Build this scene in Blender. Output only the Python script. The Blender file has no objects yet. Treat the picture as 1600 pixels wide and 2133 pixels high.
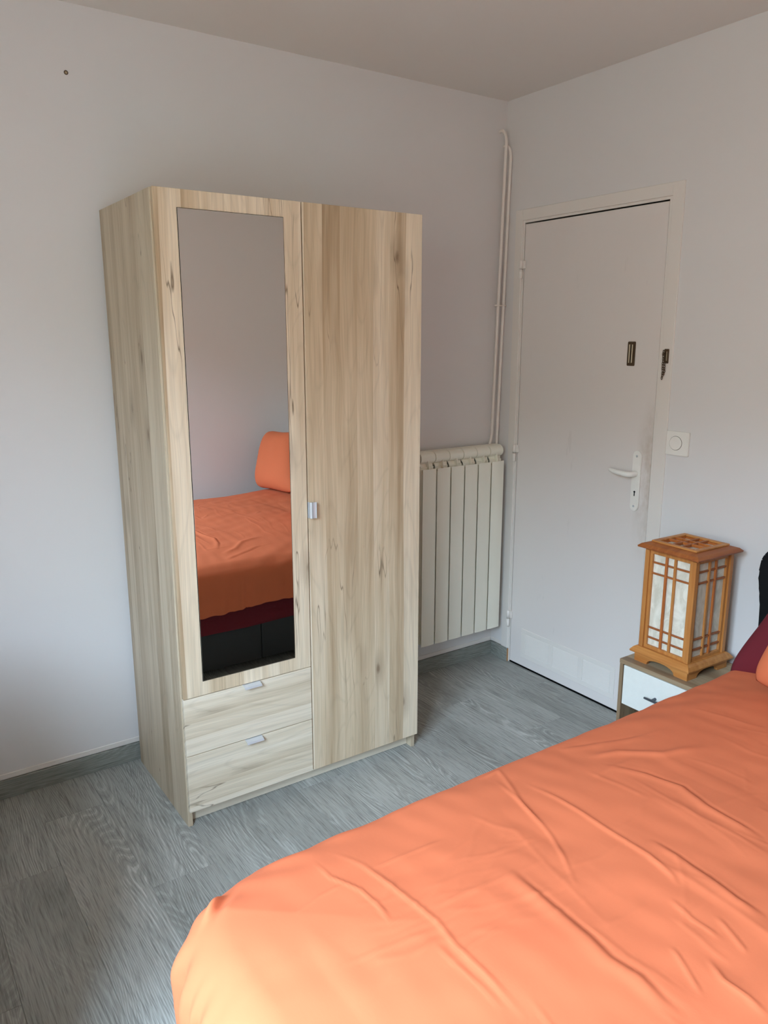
import bpy, bmesh, math, random
import numpy as np
from mathutils import Vector, Matrix

S = bpy.context.scene
COL = S.collection
R = math.radians

# ------------------------------------------------------------------ camera
cam_d = bpy.data.cameras.new('camera')
cam = bpy.data.objects.new('camera', cam_d)
COL.objects.link(cam)
_r = Vector((0.824511, -0.565846, -0.000418))
_u = Vector((0.124799, 0.181127, 0.975509))
_f = Vector((0.551913, 0.804370, -0.219958))
M3 = Matrix((_r, _u, -_f)).transposed()
cam.matrix_world = Matrix.Translation((-2.554, -2.7615, 1.5718)) @ M3.to_4x4()
cam_d.sensor_fit = 'VERTICAL'
cam_d.sensor_height = 36.0
cam_d.sensor_width = 27.0
cam_d.lens = 1624.08 / 2133 * 36.0
cam_d.clip_start = 0.02
S.camera = cam

# ------------------------------------------------------------------ world: overcast sky, darker ground
W = bpy.data.worlds.new('overcast_sky')
S.world = W
W.use_nodes = True
wn = W.node_tree
wn.nodes.clear()
w_out = wn.nodes.new('ShaderNodeOutputWorld')
w_bg = wn.nodes.new('ShaderNodeBackground')
w_tc = wn.nodes.new('ShaderNodeTexCoord')
w_sep = wn.nodes.new('ShaderNodeSeparateXYZ')
w_rmp = wn.nodes.new('ShaderNodeValToRGB')
# bright overcast sky above the dark roofs and trees across the street
SKY = [(0.0, (0.07, 0.08, 0.07)), (0.50, (0.10, 0.11, 0.10)), (0.630, (0.13, 0.15, 0.14)),
       (0.665, (0.60, 0.80, 1.02)), (1.0, (0.72, 0.97, 1.24))]
while len(w_rmp.color_ramp.elements) < len(SKY):
    w_rmp.color_ramp.elements.new(0.5)
for _e, (_p, _c) in zip(w_rmp.color_ramp.elements, SKY):
    _e.position = _p
    _e.color = (*_c, 1)
w_map = wn.nodes.new('ShaderNodeMapRange')
w_map.inputs['From Min'].default_value = -1
w_map.inputs['From Max'].default_value = 1
wn.links.new(w_tc.outputs['Generated'], w_sep.inputs[0])
wn.links.new(w_sep.outputs['Z'], w_map.inputs['Value'])
wn.links.new(w_map.outputs['Result'], w_rmp.inputs[0])
wn.links.new(w_rmp.outputs[0], w_bg.inputs[0])
wn.links.new(w_bg.outputs[0], w_out.inputs[0])
w_bg.inputs[1].default_value = 42.0

# window opening on the wall at x = -3.15
WX = -3.15
WY0, WY1, WZ0, WZ1 = -2.95, -1.55, 0.75, 2.45
pl = bpy.data.lights.new('window_portal', 'AREA')
pl.shape = 'RECTANGLE'
pl.size = WZ1 - WZ0
pl.size_y = WY1 - WY0
pl.cycles.is_portal = True
plo = bpy.data.objects.new('window_portal', pl)
COL.objects.link(plo)
plo.location = (WX - 0.06, (WY0 + WY1) / 2, (WZ0 + WZ1) / 2)
plo.rotation_euler = (0, R(-90), 0)      # emits towards +X, into the room

S.view_settings.view_transform = 'Standard'
S.view_settings.look = 'None'
S.view_settings.gamma = 1.0
S.view_settings.use_curve_mapping = False
S.view_settings.exposure = 0.0
S.cycles.use_denoising = True
S.cycles.max_bounces = 14
S.cycles.diffuse_bounces = 10
S.cycles.glossy_bounces = 6
S.cycles.sample_clamp_indirect = 8.0

# ------------------------------------------------------------------ node helpers
def new_mat(name):
    m = bpy.data.materials.new(name)
    m.use_nodes = True
    nt = m.node_tree
    b = nt.nodes['Principled BSDF']
    return m, nt, b


def N(nt, t, **kw):
    n = nt.nodes.new(t)
    for k, v in kw.items():
        if k.startswith('i_'):
            n.inputs[k[2:].replace('_', ' ')].default_value = v
        else:
            setattr(n, k, v)
    return n


def L(nt, a, b):
    nt.links.new(a, b)


def math_n(nt, op, a, b=None, c=None):
    n = nt.nodes.new('ShaderNodeMath')
    n.operation = op
    for i, v in enumerate((a, b, c)):
        if v is None:
            continue
        if hasattr(v, 'type'):
            nt.links.new(v, n.inputs[i])
        else:
            n.inputs[i].default_value = v
    return n.outputs[0]


def ramp(nt, fac, stops, interp='LINEAR'):
    n = nt.nodes.new('ShaderNodeValToRGB')
    cr = n.color_ramp
    cr.interpolation = interp
    while len(cr.elements) < len(stops):
        cr.elements.new(0.5)
    for e, (p, c) in zip(cr.elements, stops):
        e.position = p
        e.color = c if len(c) == 4 else (*c, 1)
    nt.links.new(fac, n.inputs[0])
    return n.outputs[0]


def g(v):
    return (v, v, v, 1)


def mixc(nt, fac, a, b, mode='MIX'):
    n = nt.nodes.new('ShaderNodeMix')
    n.data_type = 'RGBA'
    n.blend_type = mode
    for sock, v in ((n.inputs[0], fac), (n.inputs[6], a), (n.inputs[7], b)):
        if hasattr(v, 'type'):
            nt.links.new(v, sock)
        else:
            sock.default_value = v if not isinstance(v, tuple) or len(v) == 4 else (*v, 1)
    return n.outputs[2]


def coords(nt, scale, src=None, loc=(0, 0, 0)):
    if src is None:
        src = nt.nodes.new('ShaderNodeTexCoord').outputs['Object']
    mp = nt.nodes.new('ShaderNodeMapping')
    mp.inputs['Scale'].default_value = scale
    mp.inputs['Location'].default_value = loc
    nt.links.new(src, mp.inputs[0])
    return mp.outputs[0]


def noise(nt, vec, scale=1, detail=3, rough=0.5, dist=0.0):
    n = nt.nodes.new('ShaderNodeTexNoise')
    n.inputs['Scale'].default_value = scale
    n.inputs['Detail'].default_value = detail
    n.inputs['Roughness'].default_value = rough
    n.inputs['Distortion'].default_value = dist
    nt.links.new(vec, n.inputs['Vector'])
    return n.outputs[0]


def bump(nt, bsdf, h, strength, dist):
    n = nt.nodes.new('ShaderNodeBump')
    n.inputs['Strength'].default_value = strength
    n.inputs['Distance'].default_value = dist
    nt.links.new(h, n.inputs['Height'])
    nt.links.new(n.outputs[0], bsdf.inputs['Normal'])


def srgb(r, gg, b):
    f = lambda c: (c / 255 / 12.92) if c / 255 <= 0.04045 else ((c / 255 + 0.055) / 1.055) ** 2.4
    return (f(r), f(gg), f(b), 1)


# ------------------------------------------------------------------ materials
def oak_mat(name, grain='z', tint=1.0, seed=0.0, light=(226, 209, 183), mid=(209, 188, 158), dark=(172, 146, 114)):
    """pale oak decor: broad lamella tones, fibres, cathedral lines, knots, fine dark cracks"""
    m, nt, b = new_mat(name)
    # local frame: X' across the grain, Z' along it
    tc = nt.nodes.new('ShaderNodeTexCoord').outputs['Object']
    sp = nt.nodes.new('ShaderNodeSeparateXYZ'); L(nt, tc, sp.inputs[0])
    cb = nt.nodes.new('ShaderNodeCombineXYZ')
    x, y, z = sp.outputs
    if grain == 'z':
        ac, al = math_n(nt, 'ADD', x, y), z
    elif grain == 'x':
        ac, al = math_n(nt, 'ADD', z, y), x
    else:
        ac, al = math_n(nt, 'ADD', x, z), y
    ac = math_n(nt, 'ADD', ac, seed)
    L(nt, ac, cb.inputs[0]); L(nt, al, cb.inputs[2])
    cb.inputs[1].default_value = seed * 3.1
    v = cb.outputs[0]
    warp = noise(nt, coords(nt, (3, 1, 1.3), v), 1, 2)
    acw = math_n(nt, 'ADD', ac, math_n(nt, 'MULTIPLY', math_n(nt, 'SUBTRACT', warp, 0.5), 0.05))
    # lamella tone: hard-edged strips
    fl = math_n(nt, 'FLOOR', math_n(nt, 'MULTIPLY', math_n(nt, 'ADD', ac, math_n(nt, 'MULTIPLY', noise(nt, coords(nt, (0, 0, .6), v), 1, 0), .04)), 15.5))
    wnz = nt.nodes.new('ShaderNodeTexWhiteNoise'); wnz.noise_dimensions = '1D'
    L(nt, fl, wnz.inputs['W'])
    lam = wnz.outputs['Value']
    cb2 = nt.nodes.new('ShaderNodeCombineXYZ')
    L(nt, acw, cb2.inputs[0]); L(nt, al, cb2.inputs[2]); L(nt, math_n(nt, 'MULTIPLY', lam, 7.0), cb2.inputs[1])
    vw = cb2.outputs[0]
    broad = noise(nt, coords(nt, (16, 1, 0.9), vw), 1, 3, 0.55)
    fib = noise(nt, coords(nt, (260, 1, 5), vw), 1, 2, 0.6)
    tone = math_n(nt, 'ADD', math_n(nt, 'MULTIPLY', lam, 0.30), math_n(nt, 'MULTIPLY', broad, 0.70))
    col = ramp(nt, tone, [(0.24, srgb(*dark)), (0.44, srgb(*mid)), (0.60, srgb(*light)), (0.85, srgb(*[min(255, c + 8) for c in light]))])
    # cathedral contours
    cont = noise(nt, coords(nt, (7, 1, 1.1), vw), 1, 1, 0.4)
    rings = math_n(nt, 'PINGPONG', math_n(nt, 'MULTIPLY', cont, 26.0), 1.0)
    ringm = ramp(nt, rings, [(0.0, g(0.86)), (0.25, g(1.0)), (1.0, g(1.0))])
    col = mixc(nt, 0.55, col, ringm, 'MULTIPLY')
    fibm = ramp(nt, fib, [(0.30, g(0.86)), (0.60, g(1.03))])
    col = mixc(nt, 0.8, col, fibm, 'MULTIPLY')
    stk = noise(nt, coords(nt, (48, 1, 1.4), vw, (1, 2, 3)), 1, 2, 0.5)
    col = mixc(nt, 0.9, col, ramp(nt, stk, [(0.30, (0.89, 0.86, 0.82, 1)), (0.56, g(1.0)), (0.75, g(1.03))]), 'MULTIPLY')
    # knots
    vo = nt.nodes.new('ShaderNodeTexVoronoi'); vo.feature = 'F1'
    L(nt, coords(nt, (7.0, 1, 3.0), vw), vo.inputs['Vector']); vo.inputs['Scale'].default_value = 1
    kd = math_n(nt, 'ADD', vo.outputs['Distance'], math_n(nt, 'MULTIPLY', noise(nt, coords(nt, (60, 1, 25), v), 1, 2), 0.05))
    sel = math_n(nt, 'GREATER_THAN', nt_sep(nt, vo.outputs['Color']), 0.45)
    kn = ramp(nt, kd, [(0.05, g(1.0)), (0.10, g(0.40)), (0.30, g(0.0))])
    col = mixc(nt, math_n(nt, 'MULTIPLY', math_n(nt, 'MULTIPLY', kn, sel), 0.72), col, srgb(104, 78, 55))
    # cracks
    ck = noise(nt, coords(nt, (9, 1, 0.75), v, (3.3, 0, 1.7)), 1, 3.5, 0.52)
    ckd = math_n(nt, 'ABSOLUTE', math_n(nt, 'SUBTRACT', ck, 0.5))
    ckm = ramp(nt, ckd, [(0.0, g(1)), (0.0032, g(0.0))])
    msk = ramp(nt, noise(nt, coords(nt, (4, 1, 2.2), v, (7, 0, 2)), 1, 1), [(0.50, g(0)), (0.60, g(1))])
    col = mixc(nt, math_n(nt, 'MULTIPLY', math_n(nt, 'MULTIPLY', ckm, msk), 0.8), col, srgb(92, 70, 50))
    if tint != 1.0:
        col = mixc(nt, 1.0, col, (tint, tint, tint * 0.99, 1), 'MULTIPLY')
    L(nt, col, b.inputs['Base Color'])
    b.inputs['Roughness'].default_value = 0.48
    b.inputs['Specular IOR Level'].default_value = 0.35
    bump(nt, b, fib, 0.12, 0.001)
    return m


def nt_sep(nt, c):
    s = nt.nodes.new('ShaderNodeSeparateColor')
    nt.links.new(c, s.inputs[0])
    return s.outputs[0]


def grey_oak_mat(name, grain='y', c0=(142, 142, 135), c1=(171, 171, 164), line=(205, 206, 200), rnd=True):
    """brushed grey oak: contour-line grain with pale limed pores"""
    m, nt, b = new_mat(name)
    tc = nt.nodes.new('ShaderNodeTexCoord').outputs['Object']
    sp = nt.nodes.new('ShaderNodeSeparateXYZ'); L(nt, tc, sp.inputs[0])
    x, y, z = sp.outputs
    if grain == 'y':
        ac, al = x, y
    elif grain == 'x':
        ac, al = z, x
    else:
        ac, al = z, y
    cb = nt.nodes.new('ShaderNodeCombineXYZ')
    L(nt, ac, cb.inputs[0]); L(nt, al, cb.inputs[2])
    rv = None
    if rnd:
        oi = nt.nodes.new('ShaderNodeObjectInfo')
        rv = oi.outputs['Random']
        L(nt, math_n(nt, 'MULTIPLY', rv, 41.0), cb.inputs[1])
    v = cb.outputs[0]
    field = noise(nt, coords(nt, (6.5, 1, 1.25), v), 1, 1.3, 0.42)
    wob = noise(nt, coords(nt, (60, 1, 16), v), 1, 2, 0.6)
    cont = math_n(nt, 'ADD', math_n(nt, 'MULTIPLY', field, 85.0), math_n(nt, 'MULTIPLY', wob, 1.1))
    cont = math_n(nt, 'ADD', cont, math_n(nt, 'MULTIPLY', ac, 230.0))
    rings = math_n(nt, 'PINGPONG', cont, 1.0)
    pores = noise(nt, coords(nt, (300, 1, 11), v), 1, 2, 0.7)
    fine = noise(nt, coords(nt, (140, 1, 7), v), 1, 3, 0.65)
    big = noise(nt, coords(nt, (9, 1, 2.5), v), 1, 2, 0.5)
    base = ramp(nt, math_n(nt, 'ADD', math_n(nt, 'MULTIPLY', fine, 0.55), math_n(nt, 'MULTIPLY', big, 0.45)),
                [(0.33, srgb(*c0)), (0.64, srgb(*c1))])
    lm = ramp(nt, rings, [(0.0, g(0)), (0.62, g(0.0)), (0.86, g(1.0)), (1.0, g(0.85))])
    vis = ramp(nt, noise(nt, coords(nt, (8, 1, 1.6), v, (5, 5, 5)), 1, 2), [(0.36, g(0.08)), (0.66, g(0.72))])
    lf = math_n(nt, 'MULTIPLY', math_n(nt, 'MULTIPLY', lm, vis), ramp(nt, pores, [(0.35, g(0.35)), (0.6, g(1))]))
    col = mixc(nt, lf, base, srgb(*line))
    dk = ramp(nt, rings, [(0.0, g(0.68)), (0.30, g(1.0)), (1, g(1))])
    col = mixc(nt, vis, col, mixc(nt, 1.0, col, dk, 'MULTIPLY'))
    por = ramp(nt, pores, [(0.34, g(0.55)), (0.50, g(1.0))])
    col = mixc(nt, 0.8, col, por, 'MULTIPLY')
    if rnd:
        tn = ramp(nt, rv, [(0.0, g(0.86)), (1.0, g(1.06))])
        col = mixc(nt, 1.0, col, tn, 'MULTIPLY')
    L(nt, col, b.inputs['Base Color'])
    L(nt, ramp(nt, rings, [(0.4, g(0.42)), (1.0, g(0.55))]), b.inputs['Roughness'])
    b.inputs['Specular IOR Level'].default_value = 0.40
    hgt = math_n(nt, 'ADD', math_n(nt, 'MULTIPLY', pores, 0.6), math_n(nt, 'MULTIPLY', rings, 0.4))
    bump(nt, b, hgt, 0.25, 0.0012)
    return m


def paint_mat(name, col, rough=0.55, var=0.02, bmp=0.05, bscale=90, spec=0.3):
    m, nt, b = new_mat(name)
    v = coords(nt, (1, 1, 1))
    n1 = noise(nt, v, 2.2, 3)
    c = mixc(nt, n1, tuple(max(0, k * (1 - var)) for k in col[:3]) + (1,), tuple(min(1, k * (1 + var)) for k in col[:3]) + (1,))
    L(nt, c, b.inputs['Base Color'])
    b.inputs['Roughness'].default_value = rough
    b.inputs['Specular IOR Level'].default_value = spec
    if bmp:
        bump(nt, b, noise(nt, v, bscale, 3), bmp, 0.002)
    return m


def flat_mat(name, col, rough=0.5, metal=0.0, spec=0.5):
    m, nt, b = new_mat(name)
    v = coords(nt, (1, 1, 1))
    n1 = noise(nt, v, 40, 2)
    L(nt, mixc(nt, n1, tuple(k * .96 for k in col[:3]) + (1,), tuple(min(1, k * 1.04) for k in col[:3]) + (1,)), b.inputs['Base Color'])
    b.inputs['Roughness'].default_value = rough
    b.inputs['Metallic'].default_value = metal
    b.inputs['Specular IOR Level'].default_value = spec
    return m


def cloth_mat(name, col, dark=None, weave=900, bmp=0.15, var=0.06):
    m, nt, b = new_mat(name)
    v = coords(nt, (1, 1, 1))
    n1 = noise(nt, v, 3.0, 4)
    lo = tuple(k * (1 - var) for k in col[:3]) + (1,)
    hi = tuple(min(1, k * (1 + var)) for k in col[:3]) + (1,)
    c = mixc(nt, n1, lo, hi)
    L(nt, c, b.inputs['Base Color'])
    b.inputs['Roughness'].default_value = 0.82
    b.inputs['Specular IOR Level'].default_value = 0.15
    b.inputs['Sheen Weight'].default_value = 0.08
    b.inputs['Sheen Roughness'].default_value = 0.5
    b.inputs['Sheen Tint'].default_value = tuple(min(1, k * 0.9 + 0.1) for k in col[:3]) + (1,)
    fn = noise(nt, v, weave, 2)
    cr = noise(nt, coords(nt, (30, 14, 20)), 1, 4, 0.6)
    h = math_n(nt, 'ADD', math_n(nt, 'MULTIPLY', fn, 0.2), cr)
    bump(nt, b, h, bmp, 0.0025)
    return m


MAT = {}
MAT['wall'] = paint_mat('wall_paint', srgb(218, 214, 211), 0.62, 0.012, 0.10, 55)
MAT['ceiling'] = paint_mat('ceiling_paint', srgb(222, 218, 212), 0.8, 0.01, 0.06, 60)
MAT['trim'] = paint_mat('trim_paint', srgb(224, 217, 209), 0.35, 0.012, 0.04, 30, 0.4)
MAT['oak'] = oak_mat('pale_oak_upright', 'z')
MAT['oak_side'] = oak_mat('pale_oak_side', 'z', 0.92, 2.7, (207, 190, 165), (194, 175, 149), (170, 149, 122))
MAT['oak_drawer'] = oak_mat('pale_oak_level', 'x', 1.0, 5.3, (228, 215, 194), (219, 204, 180), (194, 175, 147))
MAT['oak_plinth'] = flat_mat('beige_plinth_board', srgb(222, 210, 188), 0.55)
MAT['floor'] = grey_oak_mat('grey_oak_laminate', 'y')
MAT['skirt_x'] = grey_oak_mat('grey_oak_skirting_lengthwise', 'x', (120, 122, 114), (148, 150, 142), (176, 178, 170), False)
MAT['skirt_y'] = grey_oak_mat('grey_oak_skirting_crosswise', 'yz', (120, 122, 114), (148, 150, 142), (176, 178, 170), False)
MAT['cut'] = flat_mat('raw_fibreboard', srgb(165, 125, 85), 0.9)
MAT['dark'] = flat_mat('dark_gap', (0.012, 0.011, 0.01, 1), 0.9, 0, 0.1)
MAT['white'] = flat_mat('white_plastic', srgb(232, 228, 220), 0.35)
MAT['radiator'] = paint_mat('radiator_enamel', srgb(236, 232, 216), 0.38, 0.008, 0, 50, 0.4)
MAT['pipe'] = paint_mat('pipe_paint', srgb(230, 221, 212), 0.4, 0.01, 0.03, 80, 0.4)
MAT['alu'] = flat_mat('brushed_aluminium', srgb(214, 218, 222), 0.38, 0.55)
MAT['brass'] = flat_mat('antique_brass', srgb(84, 66, 48), 0.5, 0.35)
MAT['brass_hi'] = flat_mat('worn_brass', srgb(176, 162, 138), 0.45, 0.3)
MAT['iron'] = flat_mat('gunmetal', srgb(92, 98, 106), 0.4, 0.7)
MAT['orange'] = cloth_mat('orange_cotton', (0.56, 0.141, 0.060, 1))
MAT['burgundy'] = cloth_mat('burgundy_cotton', (0.130, 0.015, 0.022, 1))
MAT['black'] = cloth_mat('black_knit', (0.006, 0.006, 0.007, 1), weave=300, bmp=0.5)
MAT['base'] = flat_mat('black_faux_leather', (0.018, 0.019, 0.02, 1), 0.45)
MAT['ns_white'] = flat_mat('white_lacquer', srgb(224, 224, 216), 0.3)


def mirror_mat():
    m, nt, b = new_mat('mirror_glass')
    v = coords(nt, (1, 1, 1))
    L(nt, mixc(nt, noise(nt, v, 3, 1), (0.86, 0.875, 0.86, 1), (0.88, 0.89, 0.875, 1)), b.inputs['Base Color'])
    b.inputs['Metallic'].default_value = 1.0
    b.inputs['Roughness'].default_value = 0.0
    return m
MAT['mirror'] = mirror_mat()


def pine_mat(name, grain, seed, a=(198, 136, 72), c=(164, 98, 44)):
    m, nt, b = new_mat(name)
    sc = {'z': (60, 60, 3), 'x': (3, 60, 60), 'y': (60, 3, 60)}[grain]
    v = coords(nt, sc, None, (seed, seed * 2, seed))
    n1 = noise(nt, v, 1, 3, 0.6)
    n2 = noise(nt, coords(nt, (4, 4, 4), None, (seed, 0, 0)), 1, 1)
    f = math_n(nt, 'ADD', math_n(nt, 'MULTIPLY', n1, 0.7), math_n(nt, 'MULTIPLY', n2, 0.3))
    L(nt, ramp(nt, f, [(0.30, srgb(*c)), (0.66, srgb(*a))]), b.inputs['Base Color'])
    b.inputs['Roughness'].default_value = 0.42
    b.inputs['Specular IOR Level'].default_value = 0.4
    return m
MAT['pine_z'] = pine_mat('honey_pine_upright', 'z', 1.0)
MAT['pine_x'] = pine_mat('honey_pine_x', 'x', 2.0)
MAT['pine_y'] = pine_mat('honey_pine_y', 'y', 3.0)
MAT['pine_red'] = pine_mat('reddish_pine', 'z', 4.0, (190, 112, 52), (150, 76, 32))
MAT['pine_dark'] = pine_mat('reddish_pine_x', 'x', 5.0, (170, 100, 50), (135, 70, 32))


def paper_mat():
    m, nt, b = new_mat('rice_paper')
    v = coords(nt, (22, 22, 12))
    n1 = noise(nt, v, 1, 4, 0.6, 1.5)
    L(nt, ramp(nt, n1, [(0.38, srgb(206, 200, 182)), (0.66, srgb(232, 227, 212))]), b.inputs['Base Color'])
    b.inputs['Roughness'].default_value = 0.45
    bump(nt, b, n1, 0.5, 0.004)
    return m
MAT['paper'] = paper_mat()


def ns_wood():
    return oak_mat('bedside_oak_level', 'y', 1.0, 8.4, (172, 152, 122), (150, 126, 98), (116, 92, 68))
MAT['ns_y'] = ns_wood()
MAT['ns_z'] = oak_mat('bedside_oak_upright', 'z', 1.0, 9.9, (172, 152, 122), (150, 126, 98), (116, 92, 68))


def door_mat():
    """painted door with a hand-worn smudge beside the lock"""
    m, nt, b = new_mat('door_paint')
    tc = nt.nodes.new('ShaderNodeTexCoord').outputs['Object']
    sp = nt.nodes.new('ShaderNodeSeparateXYZ'); L(nt, tc, sp.inputs[0])
    v = coords(nt, (1, 1, 1))
    n1 = noise(nt, coords(nt, (1, 9, 5)), 1, 4, 0.65)
    ye = ramp(nt, math_n(nt, 'MULTIPLY', sp.outputs['Y'], -1.0), [(0.80, g(0)), (0.865, g(1))])
    zz = math_n(nt, 'ABSOLUTE', math_n(nt, 'SUBTRACT', sp.outputs['Z'], 1.02))
    ze = ramp(nt, zz, [(0.10, g(1)), (0.34, g(0))])
    f = math_n(nt, 'MULTIPLY', math_n(nt, 'MULTIPLY', ye, ze), ramp(nt, n1, [(0.35, g(0.0)), (0.65, g(1.0))]))
    c = mixc(nt, math_n(nt, 'MULTIPLY', f, 0.85), srgb(221, 213, 207), srgb(160, 138, 108))
    scr = noise(nt, coords(nt, (1, 14, 3), None, (0, 2, 4)), 1, 4, 0.7)
    scm = ramp(nt, scr, [(0.30, g(1)), (0.36, g(0))])
    c = mixc(nt, math_n(nt, 'MULTIPLY', scm, 0.10), c, srgb(150, 140, 128))
    L(nt, c, b.inputs['Base Color'])
    b.inputs['Roughness'].default_value = 0.38
    b.inputs['Specular IOR Level'].default_value = 0.4
    bump(nt, b, noise(nt, v, 120, 2), 0.05, 0.001)
    return m
MAT['door'] = door_mat()

# ------------------------------------------------------------------ mesh helpers (everything in world metres)
def root(name, loc, label, cat, group=None, kind=None):
    o = bpy.data.objects.new(name, None)
    o.empty_display_size = 0.05
    COL.objects.link(o)
    o.location = loc
    if label: o['label'] = label
    if cat: o['category'] = cat
    if group: o['group'] = group
    if kind: o['kind'] = kind
    return o


WORLD = {}   # object -> world origin


def org(o):
    return WORLD[o.name] if o and o.name in WORLD else (Vector(o.location) if o else Vector((0, 0, 0)))


def obj(name, bm, mat, parent=None, origin=None, smooth=False, label=None, cat=None, kind=None, group=None):
    """bm in world coordinates -> one object; children share the parent's origin unless given"""
    po = org(parent)
    o0 = Vector(origin) if origin is not None else po
    me = bpy.data.meshes.new(name)
    bmesh.ops.translate(bm, verts=bm.verts, vec=-o0)
    bmesh.ops.recalc_face_normals(bm, faces=bm.faces)
    bm.to_mesh(me)
    bm.free()
    mats = mat if isinstance(mat, (list, tuple)) else [mat]
    for mm in mats:
        me.materials.append(mm)
    if smooth:
        me.polygons.foreach_set('use_smooth', [True] * len(me.polygons))
        try:
            me.set_sharp_from_angle(angle=R(35))
        except Exception:
            pass
    o = bpy.data.objects.new(name, me)
    COL.objects.link(o)
    o.location = o0 - po
    if parent:
        o.parent = parent
    WORLD[o.name] = o0
    if label: o['label'] = label
    if cat: o['category'] = cat
    if kind: o['kind'] = kind
    if group: o['group'] = group
    return o


def BM():
    return bmesh.new()


def box(bm, x0, x1, y0, y1, z0, z1, bev=0.0, seg=1, mi=0):
    t = bmesh.new()
    vs = [t.verts.new(p) for p in ((x0, y0, z0), (x1, y0, z0), (x1, y1, z0), (x0, y1, z0),
                                   (x0, y0, z1), (x1, y0, z1), (x1, y1, z1), (x0, y1, z1))]
    for f in ((0, 3, 2, 1), (4, 5, 6, 7), (0, 1, 5, 4), (1, 2, 6, 5), (2, 3, 7, 6), (3, 0, 4, 7)):
        t.faces.new([vs[i] for i in f])
    if bev > 0:
        bmesh.ops.bevel(t, geom=list(t.edges), offset=bev, segments=seg, affect='EDGES', profile=0.5)
    merge(bm, t, mi)
    return bm


def merge(bm, t, mi=0):
    vm = {}
    for v in t.verts:
        vm[v] = bm.verts.new(v.co)
    for f in t.faces:
        try:
            nf = bm.faces.new([vm[v] for v in f.verts])
            nf.material_index = mi
            nf.smooth = f.smooth
        except ValueError:
            pass
    t.free()


def prism(bm, pts, axis, a0, a1, bev=0.0, mi=0, seg=1):
    """extrude a closed 2D outline along an axis. pts are the other two coords in xyz order"""
    t = bmesh.new()
    def P(p, a):
        if axis == 'x': return (a, p[0], p[1])
        if axis == 'y': return (p[0], a, p[1])
        return (p[0], p[1], a)
    lo = [t.verts.new(P(p, a0)) for p in pts]
    hi = [t.verts.new(P(p, a1)) for p in pts]
    n = len(pts)
    t.faces.new(lo); t.faces.new(hi[::-1])
    for i in range(n):
        t.faces.new((lo[i], lo[(i + 1) % n], hi[(i + 1) % n], hi[i]))
    bmesh.ops.recalc_face_normals(t, faces=t.faces)
    if bev > 0:
        bmesh.ops.bevel(t, geom=list(t.edges), offset=bev, segments=seg, affect='EDGES')
    merge(bm, t, mi)
    return bm


def tube(bm, path, r, n=12, caps=True, mi=0):
    """round tube along a 3D path with mitred rings"""
    path = [Vector(p) for p in path]
    rings = []
    up = Vector((0, 0, 1))
    prev = None
    for i, p in enumerate(path):
        if i == 0: d = path[1] - p
        elif i == len(path) - 1: d = p - path[i - 1]
        else: d = (path[i + 1] - p).normalized() + (p - path[i - 1]).normalized()
        d.normalize()
        if prev is None:
            a = d.orthogonal().normalized()
        else:
            a = (prev - d * prev.dot(d)).normalized()
        prev = a
        c = d.cross(a)
        rr = r[i] if isinstance(r, (list, tuple)) else r
        rings.append([bm.verts.new(p + (a * math.cos(2 * math.pi * k / n) + c * math.sin(2 * math.pi * k / n)) * rr) for k in range(n)])
    for i in range(len(rings) - 1):
        for k in range(n):
            f = bm.faces.new((rings[i][k], rings[i][(k + 1) % n], rings[i + 1][(k + 1) % n], rings[i + 1][k]))
            f.smooth = True; f.material_index = mi
    if caps:
        for rg in (rings[0][::-1], rings[-1]):
            f = bm.faces.new(rg); f.material_index = mi
    return bm


def rounded_rect(cx, cy, hx, hy, r, n=6):
    pts = []
    for sx, sy, a0 in ((1, 1, 0), (-1, 1, 90), (-1, -1, 180), (1, -1, 270)):
        for k in range(n + 1):
            a = R(a0 + 90 * k / n)
            pts.append((cx + sx * (hx - r) + r * math.cos(a), cy + sy * (hy - r) + r * math.sin(a)))
    return pts


def struct(o):
    o['kind'] = 'structure'
    return o

# ================================================================== ROOM SHELL
RX0, RY0, HC = WX, -3.15, 2.573     # room: x -3.15..0, y -3.15..0
T = 0.12
random.seed(4)
bm = BM(); box(bm, RX0 - T, T, RY0 - T, T, -0.12, -0.008)
floor = struct(obj('floor', bm, MAT['dark']))
# grey laminate boards laid towards the back wall
PW = 0.1965
first = -2.1880
joints = {0: [-0.235, -1.44, -2.65], -1: [-0.49, -1.70, -2.90], -2: [-0.97, -2.18], 1: [-0.745, -1.95], }
k0 = math.floor((RX0 - first) / PW) - 1
for k in range(k0, 14):
    xa = first + k * PW; xb = xa + PW
    xa = max(xa, RX0); xb = min(xb, 0.0)
    if xb - xa < 0.01:
        continue
    js = joints.get(k)
    if js is None:
        s = -random.uniform(0.1, 1.2)
        js = [s, s - 1.21, s - 2.42]
    ys = [0.0] + [j for j in js if j > RY0 + 0.02] + [RY0]
    for a, b_ in zip(ys[:-1], ys[1:]):
        bm = BM()
        box(bm, xa + 0.0002, xb - 0.0002, b_ + 0.0002, a - 0.0002, -0.008, 0.0, 0.0005)
        obj('plank', bm, MAT['floor'], floor, origin=((xa + xb) / 2, (a + b_) / 2, 0))

bm = BM(); box(bm, RX0 - T, T, RY0 - T, T, HC, HC + 0.1)
struct(obj('ceiling', bm, MAT['ceiling']))
bm = BM(); box(bm, RX0 - T, T, 0, T, -0.12, HC + 0.02)
wall_back = struct(obj('wall_back', bm, MAT['wall']))
bm = BM(); box(bm, RX0 - T, T, RY0 - T, RY0, -0.12, HC + 0.02)
struct(obj('wall_front', bm, MAT['wall']))
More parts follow.
